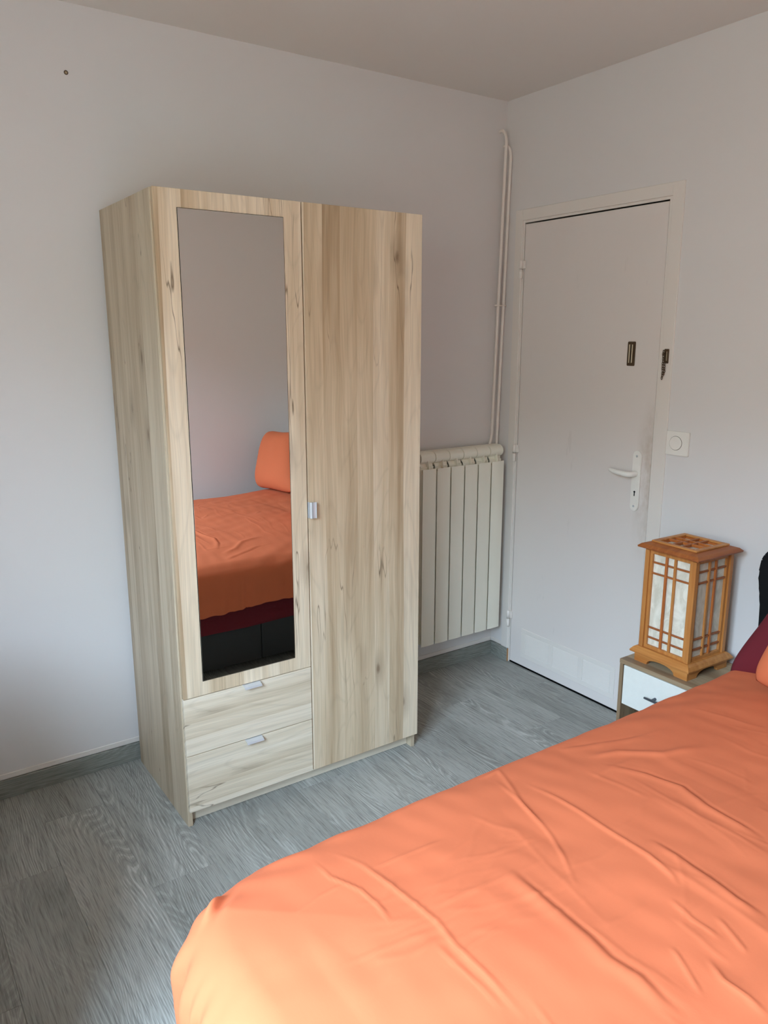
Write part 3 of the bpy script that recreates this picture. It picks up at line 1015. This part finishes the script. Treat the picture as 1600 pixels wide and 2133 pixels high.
# corner posts
BH = 0.1046
ZP0, ZP1 = 0.0575, 0.4225
for sx in (-1, 1):
    for sy in (-1, 1):
        bm = BM()
        a, b_ = sorted((sx * BH, sx * (BH - 0.017))); c, d_ = sorted((sy * BH, sy * (BH - 0.017)))
        box(bm, a, b_, c, d_, ZP0, ZP1, 0.0006)
        lobj('corner_post', bm, MAT['pine_z'])
def lattice(axis, s):
    """one lattice side: inner stiles and rails, two uprights, four cross bars, paper behind"""
    F = BH - 0.0175
    def B(bm, u0, u1, z0, z1, d0, d1):
        lo, hi = sorted((s * (BH - d0), s * (BH - d1)))
        if axis == 'x': box(bm, lo, hi, u0, u1, z0, z1, 0.0004)
        else: box(bm, u0, u1, lo, hi, z0, z1, 0.0004)
    bm = BM()
    B(bm, -F, -F + 0.011, ZP0, ZP1, 0.006, 0.015); B(bm, F - 0.011, F, ZP0, ZP1, 0.006, 0.015)
    B(bm, -F + 0.011, F - 0.011, ZP0, ZP0 + 0.012, 0.006, 0.015); B(bm, -F + 0.011, F - 0.011, ZP1 - 0.012, ZP1, 0.006, 0.015)
    fr = lobj('panel_frame', bm, MAT['pine_z'])
    I = F - 0.011
    for u in (-0.0175, 0.0185):
        bm = BM(); B(bm, u - 0.0042, u + 0.0042, ZP0 + 0.012, ZP1 - 0.012, 0.0055, 0.0125)
        lobj('upright_bar', bm, MAT['pine_red' if u > 0 else 'pine_z'], fr)
    for z in (ZP0 + 0.041, ZP0 + 0.079, ZP1 - 0.083, ZP1 - 0.043):
        bm = BM(); B(bm, -I - 0.003, I + 0.003, z - 0.003, z + 0.003, 0.0075, 0.0142)
        lobj('cross_bar', bm, MAT['pine_dark'], fr)
    bm = BM(); B(bm, -I - 0.002, I + 0.002, ZP0 + 0.004, ZP1 - 0.004, 0.0150, 0.0158)
    lobj('paper_panel', bm, MAT['paper'], fr, label='white rice paper panel')
for ax in 'xy':
    for s in (-1, 1):
        lattice(ax, s)
# cap: sloping eaves ring, raised frame with an open lattice
bm = BM()
Z0 = 0.4225
rg = slab(bm, [(0.080, Z0 + 0.002), (0.1235, Z0 + 0.0075), (0.1252, Z0 + 0.0125), (0.1150, Z0 + 0.0215), (0.0915, Z0 + 0.0285), (0.080, Z0 + 0.0285)])
for q in range(4):
    bm.faces.new((rg[-1][q], rg[-1][(q + 1) % 4], rg[0][(q + 1) % 4], rg[0][q]))
lobj('cap_moulding', bm, MAT['pine_dark'])
bm = BM()
A, I2, zt0, zt1 = 0.0920, 0.0735, Z0 + 0.0286, Z0 + 0.0345
frame_parts = ((-A, A, -A, -I2), (-A, A, I2, A), (-A, -I2, -I2, I2), (I2, A, -I2, I2))
for q in frame_parts: box(bm, q[0], q[1], q[2], q[3], zt0, zt1, 0.0012)
tf = lobj('top_frame', bm, MAT['pine_y'])
for u in (-0.018, 0.018):
    bm = BM(); box(bm, u - 0.0035, u + 0.0035, -I2, I2, zt0 - 0.0045, zt1 - 0.001, 0.0004); lobj('top_bar', bm, MAT['pine_red'], tf)
    bm = BM(); box(bm, -I2, I2, u - 0.0035, u + 0.0035, zt0 - 0.005, zt1 - 0.0015, 0.0004); lobj('top_bar', bm, MAT['pine_dark'], tf)
bm = BM()
for a, b_, c, d_ in ((-I2, I2, -I2 - 0.001, -I2 + 0.004), (-I2, I2, I2 - 0.004, I2 + 0.001), (-I2 - 0.001, -I2 + 0.004, -I2, I2), (I2 - 0.004, I2 + 0.001, -I2, I2)):
    box(bm, a, b_, c, d_, zt0 - 0.0075, zt0)
lobj('inner_rim', bm, MAT['pine_red'], tf)
bm = BM(); box(bm, -I2 - 0.003, I2 + 0.003, -I2 - 0.003, I2 + 0.003, zt0 - 0.0085, zt0 - 0.0075)
lobj('paper_panel', bm, MAT['paper'], tf, label='white rice paper panel')

# ================================================================== BED
bed = root('bed', (-1.20, -2.26, 0), 'double bed with black base and padded headboard, covered by orange bedding', 'bed')
BX0, BX1, BY0, BY1 = -2.13, -0.215, -2.93, -1.585
bm = BM(); box(bm, BX0 + 0.012, BX1, BY0 + 0.012, BY1 - 0.012, 0.045, 0.255, 0.004)
bb = obj('bed_base', bm, MAT['base'], bed)
for a, b_ in ((BX0 + 0.010, -1.0415), (-1.0385, BX1)):
    for y0, y1 in ((BY1 - 0.0118, BY1), (BY0, BY0 + 0.0118)):
        bm = BM(); box(bm, a, b_, y0, y1, 0.048, 0.252, 0.003, 2)
        obj('base_panel', bm, MAT['base'], bb)
bm = BM(); box(bm, BX0, BX0 + 0.0118, BY0 + 0.012, BY1 - 0.012, 0.048, 0.252, 0.003, 2)
obj('base_panel', bm, MAT['base'], bb)
for x in (BX0 + 0.10, BX1 - 0.10):
    for y in (BY0 + 0.10, BY1 - 0.10):
        bm = BM(); tube(bm, [(x, y, 0.0), (x, y, 0.045)], [0.022, 0.028], 16)
        obj('leg', bm, MAT['base'], bed, smooth=True)

# mattress in a burgundy fitted sheet, slightly rippled along its lower edge
def rr_loop(x0, x1, y0, y1, r, n=14, step=0.02):
    pts = []
    for cx, cy, a0 in ((x1 - r, y1 - r, 0), (x0 + r, y1 - r, 90), (x0 + r, y0 + r, 180), (x1 - r, y0 + r, 270)):
        for k in range(n + 1):
            a = R(a0 + 90 * k / n)
            pts.append((cx + r * math.cos(a), cy + r * math.sin(a), math.cos(a), math.sin(a)))
    out = []
    for i in range(len(pts)):
        p, q = pts[i], pts[(i + 1) % len(pts)]
        d = math.hypot(q[0] - p[0], q[1] - p[1])
        m = max(1, int(d / step))
        for k in range(m):
            t = k / m
            out.append(tuple(p[j] + (q[j] - p[j]) * t for j in range(4)))
    return out
bm = BM()
loop = rr_loop(-2.125, -0.225, -2.935, -1.572, 0.10)
prev = None
levels = [(0.228, -0.008), (0.232, 0.001), (0.245, 0.003), (0.262, -0.001), (0.278, 0.004), (0.296, 0.000), (0.32, 0.003), (0.36, 0.001), (0.45, 0.0), (0.50, -0.008), (0.53, -0.03), (0.538, -0.06)]
rings = []
for li, (z, o_) in enumerate(levels):
    rg = []
    for i, (x, y, nx, ny) in enumerate(loop):
        s = i * 0.02
        w = 0.0
        if z < 0.34:
            w = 0.0035 * math.sin(s * 5 + z * 60) + 0.002 * math.sin(s * 17 + z * 90)
        dz = 0.004 * math.sin(s * 3.1) + 0.002 * math.sin(s * 11) if z < 0.33 else 0
        rg.append(bm.verts.new((x + nx * (o_ + w), y + ny * (o_ + w), z + dz)))
    rings.append(rg)
nL = len(loop)
for a, b_ in zip(rings[:-1], rings[1:]):
    for k in range(nL):
        f = bm.faces.new((a[k], a[(k + 1) % nL], b_[(k + 1) % nL], b_[k])); f.smooth = True
bm.faces.new(rings[-1]); bm.faces.new(rings[0][::-1])
obj('mattress', bm, MAT['burgundy'], bed, smooth=True, label='mattress in a burgundy fitted sheet')

# padded headboard under a black stretch cover, rounded top corners
bm = BM()
hb = []
Y0h, Y1h, ZTh = -3.02, -1.474, 0.925
rc = 0.075
hb.append((Y0h, 0.02)); hb.append((Y1h, 0.02)); hb.append((Y1h, 0.55)); hb.append((Y1h + 0.002, 0.66)); hb.append((Y1h + 0.006, 0.74)); hb.append((Y1h + 0.018, 0.79)); hb.append((Y1h + 0.021, 0.825))
for k in range(0, 7):
    a = R(90 * k / 6)
    hb.append((Y1h + 0.018 - rc + rc * math.cos(a), ZTh - rc + rc * math.sin(a)))
for k in range(0, 7):
    a = R(90 + 90 * k / 6)
    hb.append((Y0h + rc + rc * math.cos(a), ZTh - rc + rc * math.sin(a)))
prism(bm, hb, 'x', -0.205, -0.095, 0.018, 0, 3)
obj('headboard', bm, MAT['black'], bed, smooth=True, label='headboard under a black stretch cover')

# ---- duvet
rs = np.random.RandomState(7)
def snoise(x, y, sc, n=14, seed=0):
    q = np.random.RandomState(seed)
    o = np.zeros_like(x)
    for i in range(n):
        a = q.uniform(0, 2 * np.pi); k = sc * q.uniform(0.5, 1.6); p = q.uniform(0, 2 * np.pi)
        o += np.sin((x * np.cos(a) + y * np.sin(a)) * k + p)
    return o / math.sqrt(n)
CREASES = [
    (0.0035, 0.007, [(-1.92, -1.592), (-1.92, -1.66), (-1.909, -1.694), (-1.898, -1.729), (-1.895, -1.773), (-1.899, -1.806), (-1.904, -1.836)]),
    (0.0035, 0.01, [(-1.878, -1.576), (-1.853, -1.67), (-1.847, -1.75), (-1.843, -1.817), (-1.839, -1.88), (-1.848, -1.938), (-1.848, -2.005), (-1.849, -2.052), (-1.849, -2.103)]),
    (0.003, 0.008, [(-1.439, -1.574), (-1.457, -1.67), (-1.482, -1.758), (-1.501, -1.818), (-1.536, -1.882), (-1.584, -1.959)]),
    (-0.007, 0.022, [(-1.638, -1.843), (-1.644, -1.889), (-1.647, -1.943), (-1.65, -2.002), (-1.652, -2.049), (-1.659, -2.098), (-1.649, -2.148), (-1.657, -2.197), (-1.655, -2.236)]),
    (0.004, 0.01, [(-1.399, -1.639), (-1.39, -1.73), (-1.395, -1.818), (-1.4, -1.899), (-1.404, -1.973), (-1.417, -2.035), (-1.432, -2.058)]),
    (-0.007, 0.018, [(-1.194, -1.687), (-1.151, -1.78), (-1.136, -1.863), (-1.163, -1.94), (-1.168, -2.011), (-1.173, -2.077)]),
    (-0.006, 0.016, [(-1.354, -1.942), (-1.357, -2.005), (-1.363, -2.072), (-1.375, -2.139), (-1.373, -2.192)]),
    (0.003, 0.007, [(-1.472, -2.068), (-1.482, -2.117), (-1.485, -2.18)]),
    (-0.004, 0.008, [(-1.559, -2.137), (-1.577, -2.177), (-1.604, -2.227)]),
    (0.004, 0.009, [(-1.535, -2.184), (-1.557, -2.226), (-1.557, -2.265), (-1.562, -2.3)]),
    (0.0025, 0.006, [(-1.846, -1.688), (-1.765, -1.693), (-1.665, -1.699)]),
    (0.002, 0.006, [(-2.023, -1.711), (-1.966, -1.696), (-1.909, -1.694)]),
    (0.002, 0.009, [(-2.017, -1.86), (-1.929, -1.875), (-1.86, -1.891)]),
    (0.002, 0.009, [(-1.996, -1.931), (-1.927, -1.914), (-1.86, -1.907)]),
    (-0.003, 0.008, [(-1.868, -1.909), (-1.868, -1.962), (-1.864, -2.022), (-1.863, -2.074)]),
    (0.002, 0.01, [(-1.826, -1.847), (-1.736, -1.854), (-1.641, -1.862)]),
    (0.006, 0.02, [(-1.192, -1.64), (-1.121, -1.671), (-1.05, -1.746), (-0.93, -1.786)]),
    (-0.005, 0.02, [(-1.209, -1.559), (-1.1, -1.607), (-0.988, -1.656)]),
    (-0.004, 0.009, [(-1.441, -2.141), (-1.457, -2.184), (-1.472, -2.219)]),
    (0.003, 0.01, [(-1.458, -1.553), (-1.397, -1.548), (-1.463, -1.694), (-1.494, -1.787)]),
]
def seg_field(x, y, pts):
    best = np.full(x.shape, 1e9); tt = np.zeros_like(x); sg = np.zeros_like(x)
    tot = len(pts) - 1
    for i in range(tot):
        ax, ay = pts[i]; bx, by = pts[i + 1]
        dx, dy = bx - ax, by - ay
        l2 = dx * dx + dy * dy
        t = np.clip(((x - ax) * dx + (y - ay) * dy) / l2, 0, 1)
        ex, ey = x - ax - t * dx, y - ay - t * dy
        d = np.hypot(ex, ey)
        m = d < best
        best = np.where(m, d, best); tt = np.where(m, (i + t) / tot, tt)
        sg = np.where(m, np.sign(ex * dy - ey * dx), sg)
    return best, tt, sg
DX0, DX1, DY0_, DY1_ = -2.232, -0.30, -3.010, -1.494
RE = 0.055       # roll-over radius of the quilt edge
Rc = 0.21        # plan radius of the corners
ZTOP = 0.562
DROP = 0.165
cx0, cx1, cy0, cy1 = DX0 + RE + 0.05, DX1, DY0_ + RE, DY1_ - RE
step = 0.0046
ext = RE * math.pi / 2 + DROP + 0.02
gx = np.arange(cx0 - ext, cx1 + 1e-6, step)
gy = np.arange(cy0 - ext, cy1 + ext + step, step)
X, Y = np.meshgrid(gx, gy, indexing='ij')
# nearest point on the rounded core (rounded only at the foot corners)
core_r = Rc - RE
qx = np.clip(X, cx0 + core_r, cx1); qy = np.clip(Y, cy0 + core_r, cy1 - core_r)
vx, vy = X - qx, Y - qy
dd = np.hypot(vx, vy)
nx = np.where(dd > 1e-9, vx / np.maximum(dd, 1e-9), 0); ny = np.where(dd > 1e-9, vy / np.maximum(dd, 1e-9), 0)
d = np.maximum(dd - core_r, 0)
inside = dd <= core_r
bxp = np.where(inside, X, qx + nx * core_r); byp = np.where(inside, Y, qy + ny * core_r)
ang = np.arctan2(ny, nx)
# position along the hem, for the hanging folds
per = byp * 1.0 - bxp * 1.0 + ang * 0.25
foot = np.clip(-nx, 0, 1)
REl = RE + 0.05 * foot
dmax = REl * math.pi / 2 + DROP + 0.10 * foot + 0.008 * np.sin(per * 9) 
clamped = d > dmax
dc = np.minimum(d, dmax)
th = np.minimum(dc / REl, math.pi / 2)
out = REl * np.sin(th)
down = REl * (1 - np.cos(th)) + np.maximum(dc - REl * math.pi / 2, 0)
hang = np.clip((down - 0.03) / 0.12, 0, 1)
fold = (0.010 * np.sin(per * 62 + 1.5 * np.sin(per * 13)) + 0.007 * np.sin(per * 111 + 2.2 * np.sin(per * 21) + 1)) * (0.35 + 0.65 * foot)
fold += 0.012 * np.sin(per * 17 + 0.7) * foot
cornerw = np.clip(1 - np.abs(np.abs(nx * ny) - 0.5) * 2, 0, 1) * (d > 0)
fold += cornerw * 0.016 * np.sin(ang * 17)
hf = np.clip((down - 0.008) / 0.07, 0, 1) * foot
out = out + np.maximum(hang, hf) * (fold * 0.85 - 0.014) - 0.06 * np.maximum(down - 0.06, 0)
PX = bxp + nx * out; PY = byp + ny * out
Z = ZTOP - down
# general softness, crown, droop to the foot corners, rise to the pillows
topw = np.clip(1 - down / 0.10, 0, 1)
u = (PX - DX0) / (DX1 - DX0); v = (PY - DY0_) / (DY1_ - DY0_)
inw = np.minimum(np.minimum(PY - DY0_, DY1_ - PY), (PX - DX0) * 1.0)
Z += 0.048 * (1 - np.exp(-np.clip(inw - 0.02, 0, 9) / 0.16))
Z -= 0.010 * np.clip((-1.95 - PX) / 0.30, 0, 1) * np.clip((PY + 1.80) / 0.25, 0, 1)
Z += topw * 0.014 * np.clip((PX + 0.60) / 0.26, 0, 1) ** 2
Z += topw * (0.0030 * snoise(X, Y, 9, seed=1) + 0.0016 * snoise(X, Y, 24, seed=2) + 0.0006 * snoise(X, Y, 70, seed=3))
# fine pulled wrinkles running across the bed
wr = snoise(X * 3.2, Y * 0.7, 16, seed=5)
Z += topw * 0.0022 * np.clip(wr - 0.6, 0, 2) * np.clip(0.6 + 0.5 * snoise(X, Y, 3.0, seed=6), 0, 1.3)
wr2 = snoise(X * 0.8, Y * 3.0, 22, seed=8)
Z += topw * 0.0012 * np.clip(wr2 - 0.8, 0, 2) * np.clip((0.6 + 0.6 * snoise(X, Y, 3.3, seed=9)), 0, 1.3)
# pinched wrinkles along the wardrobe-side edge (seen in the mirror)
ed = np.exp(-((PY - (DY1_ - 0.05)) / 0.07) ** 2)
Z += ed * 0.0050 * np.clip(snoise(X * 1.0 + Y * 1.1, Y * 0.5, 46, seed=11), -1, 2) * np.clip(0.45 + 0.7 * snoise(X, Y * 0, 4.0, seed=12), 0, 1.2)
fine = []
rc_ = random.Random(12)
for i in range(75):
    x0_ = rc_.uniform(-2.0, -0.75); y0_ = rc_.uniform(-2.6, -1.62)
    along_y = rc_.random() < 0.68
    ln = rc_.uniform(0.10, 0.42) if along_y else rc_.uniform(0.06, 0.22)
    th0 = (R(-90) + rc_.gauss(0.0, 0.16)) if along_y else rc_.gauss(0.1, 0.25)
    pts_ = [(x0_, y0_)]
    for k in range(4):
        th0 += rc_.gauss(0, 0.14)
        pts_.append((pts_[-1][0] + math.cos(th0) * ln / 4, pts_[-1][1] + math.sin(th0) * ln / 4))
    fine.append((rc_.choice((1, 1, -1)) * rc_.uniform(0.0006, 0.0017), rc_.uniform(0.0035, 0.007), pts_))
for i in range(46):      # crumpled patch near the foot, small pulls running along the bed
    x0_ = rc_.gauss(-1.80, 0.10); y0_ = rc_.gauss(-1.86, 0.06)
    th0 = rc_.gauss(-0.15, 0.25); ln = rc_.uniform(0.05, 0.22)
    fine.append((rc_.uniform(0.0005, 0.0013), rc_.uniform(0.0035, 0.006), [(x0_, y0_), (x0_ + ln * 0.5 * math.cos(th0), y0_ + ln * 0.5 * math.sin(th0)), (x0_ + ln * math.cos(th0 + .15), y0_ + ln * math.sin(th0 + .15))]))
for h, w, pts in [(a_[0], max(0.0034, a_[1] * (0.48 if a_[1] < 0.012 else 0.6)), a_[2]) for a_ in CREASES] + fine:
    pa = np.array(pts)
    lo = pa.min(0) - 4 * w - 0.01; hi = pa.max(0) + 4 * w + 0.01
    i0, i1 = np.searchsorted(gx, (lo[0], hi[0])); j0, j1 = np.searchsorted(gy, (lo[1], hi[1]))
    if i1 <= i0 or j1 <= j0:
        continue
    sl = (slice(i0, i1), slice(j0, j1))
    bd, tt, sg = seg_field(X[sl], Y[sl], pts)
    env = np.clip(np.minimum(tt, 1 - tt) * 5, 0, 1)
    if h > 0:
        Z[sl] += h * 0.8 * env * np.exp(-(bd / w) ** 2)
    else:
        s = bd * sg
        Z[sl] += -h * 0.6 * env * (np.exp(-((s - w * .8) / (w * 1.3)) ** 2) - 0.7 * np.exp(-((s + w * .2) / (w * .55)) ** 2))
# corner pinch: a tucked ear of cloth at the near foot corner
pu = (PX + 2.120) * 0.8 + (PY + 1.585) * 0.6; pv = -(PX + 2.120) * 0.6 + (PY + 1.585) * 0.8
Z += 0.013 * np.exp(-((pu / 0.030) ** 2 + (pv / 0.008) ** 2)) - 0.010 * np.exp(-((pu / 0.028) ** 2 + ((pv + 0.016) / 0.009) ** 2))
n0, n1 = X.shape
verts = np.stack([PX - bed.location.x, PY - bed.location.y, Z], -1).reshape(-1, 3)
idx = np.arange(n0 * n1).reshape(n0, n1)
a = idx[:-1, :-1]; b_ = idx[1:, :-1]; c = idx[1:, 1:]; e_ = idx[:-1, 1:]
cl = clamped
keep = ~(cl[:-1, :-1] & cl[1:, :-1] & cl[1:, 1:] & cl[:-1, 1:])
quads = np.stack([a, b_, c, e_], -1)[keep]
used_v = np.unique(quads)
remap = -np.ones(n0 * n1, int); remap[used_v] = np.arange(len(used_v))
me = bpy.data.meshes.new('duvet')
me.from_pydata(verts[used_v].tolist(), [], remap[quads].tolist())
me.polygons.foreach_set('use_smooth', [True] * len(me.polygons))
me.materials.append(MAT['orange'])
duvet = bpy.data.objects.new('duvet', me)
COL.objects.link(duvet)
duvet.location = bed.location
duvet['label'] = 'creased orange cotton duvet spread over the whole bed'
duvet['category'] = 'duvet'
md = duvet.modifiers.new('thickness', 'SOLIDIFY'); md.thickness = 0.008; md.offset = -1


def pillow(name_label, mat, c, hw, hh, th, lean, roll, yaw=0.0, seed=0, shear=0.0, droop=0.0):
    n = 72
    s = np.linspace(-1, 1, n)
    U, V = np.meshgrid(s, s, indexing='ij')
    # outline: soft square with drawn-in sides
    ox = U * (1 - 0.07 * (1 - U ** 2) * 0 - 0.06 * np.cos(V * np.pi / 2) * np.abs(U) ** 3)
    oz = V * (1 - 0.06 * np.cos(U * np.pi / 2) * np.abs(V) ** 3)
    ox = ox * (1 - 0.11 * np.abs(V) ** 5); oz = oz * (1 - 0.11 * np.abs(U) ** 5)
    prof = np.maximum((1 - np.abs(U) ** 3.2), 0) ** 0.55 * np.maximum((1 - np.abs(V) ** 3.2), 0) ** 0.55
    wri = 0.018 * snoise(U * 1.0, V * 1.0, 7, seed=seed + 20) * prof + 0.03 * np.clip(np.abs(U), 0, 1) ** 3 * np.sin(V * 22 + 3 * np.sin(V * 5)) * prof * 0.4
    P = []
    F = []
    for side in (1, -1):
        t = side * th * (prof + wri)
        up_ = np.clip(U, 0, 1)
        P.append(np.stack([-t, ox * hw - shear * oz * hh * up_, oz * hh - droop * up_ ** 2 * (1 - V) / 2], -1).reshape(-1, 3))
    idn = np.arange(n * n).reshape(n, n)
    q = np.stack([idn[:-1, :-1], idn[1:, :-1], idn[1:, 1:], idn[:-1, 1:]], -1).reshape(-1, 4)
    vv = np.concatenate(P)
    faces = np.concatenate([q, q[:, ::-1] + n * n])
    M = Matrix.Rotation(yaw, 3, 'Z') @ Matrix.Rotation(lean, 3, 'Y') @ Matrix.Rotation(roll, 3, 'X')
    vv = vv @ np.array(M).T
    bm = bmesh.new()
    vs = [bm.verts.new((p[0] + c[0], p[1] + c[1], p[2] + c[2])) for p in vv]
    for f in faces:
        ff = bm.faces.new([vs[i] for i in f]); ff.smooth = True
    bmesh.ops.remove_doubles(bm, verts=bm.verts, dist=0.0004)
    return obj('pillow', bm, mat, None, origin=c, smooth=False, label=name_label, cat='pillow')


pillow('burgundy pillow leaning against the black headboard beside the lantern', MAT['burgundy'],
       (-0.350, -1.890, 0.800), 0.315, 0.190, 0.068, R(14), R(2), 0, 1, 0.45, 0.10)
pillow('orange pillow leaning in front of the burgundy pillow at the wardrobe side of the bed', MAT['orange'],
       (-0.492, -1.935, 0.785), 0.255, 0.175, 0.062, R(16), R(-2), 0, 2, 0.25)
pillow('orange pillow at the far side of the bed, seen only in the mirror', MAT['orange'],
       (-0.335, -2.765, 0.800), 0.235, 0.195, 0.075, R(16), R(4), 0, 3, 0.35)

# unseen chest, added near the window to shade the low left back wall
ch = root('shade_chest', (-2.78, -0.95, 0), 'unseen white chest of drawers, added to shade the low left back wall', 'chest')
CX0, CX1, CY0, CY1, CH = -3.135, -2.47, -1.42, -0.62, 0.80
bm = BM(); box(bm, CX0, CX1 - 0.02, CY0, CY1, 0, CH - 0.026, 0.001)
obj('body', bm, MAT['ns_white'], ch)
bm = BM(); box(bm, CX0, CX1 + 0.004, CY0 - 0.006, CY1 + 0.006, CH - 0.0255, CH, 0.002)
obj('top', bm, MAT['ns_white'], ch)
for i in range(4):
    bm = BM(); box(bm, CX1 - 0.0195, CX1 - 0.002, CY0 + 0.004, CY1 - 0.004, 0.05 + i * 0.18, 0.227 + i * 0.18, 0.001)
    dd_ = obj('drawer', bm, MAT['ns_white'], ch)
    bm = BM(); box(bm, CX1 - 0.002, CX1 + 0.014, -1.07, -0.97, 0.216 + i * 0.18, 0.222 + i * 0.18, 0.001)
    obj('handle', bm, MAT['alu'], dd_)
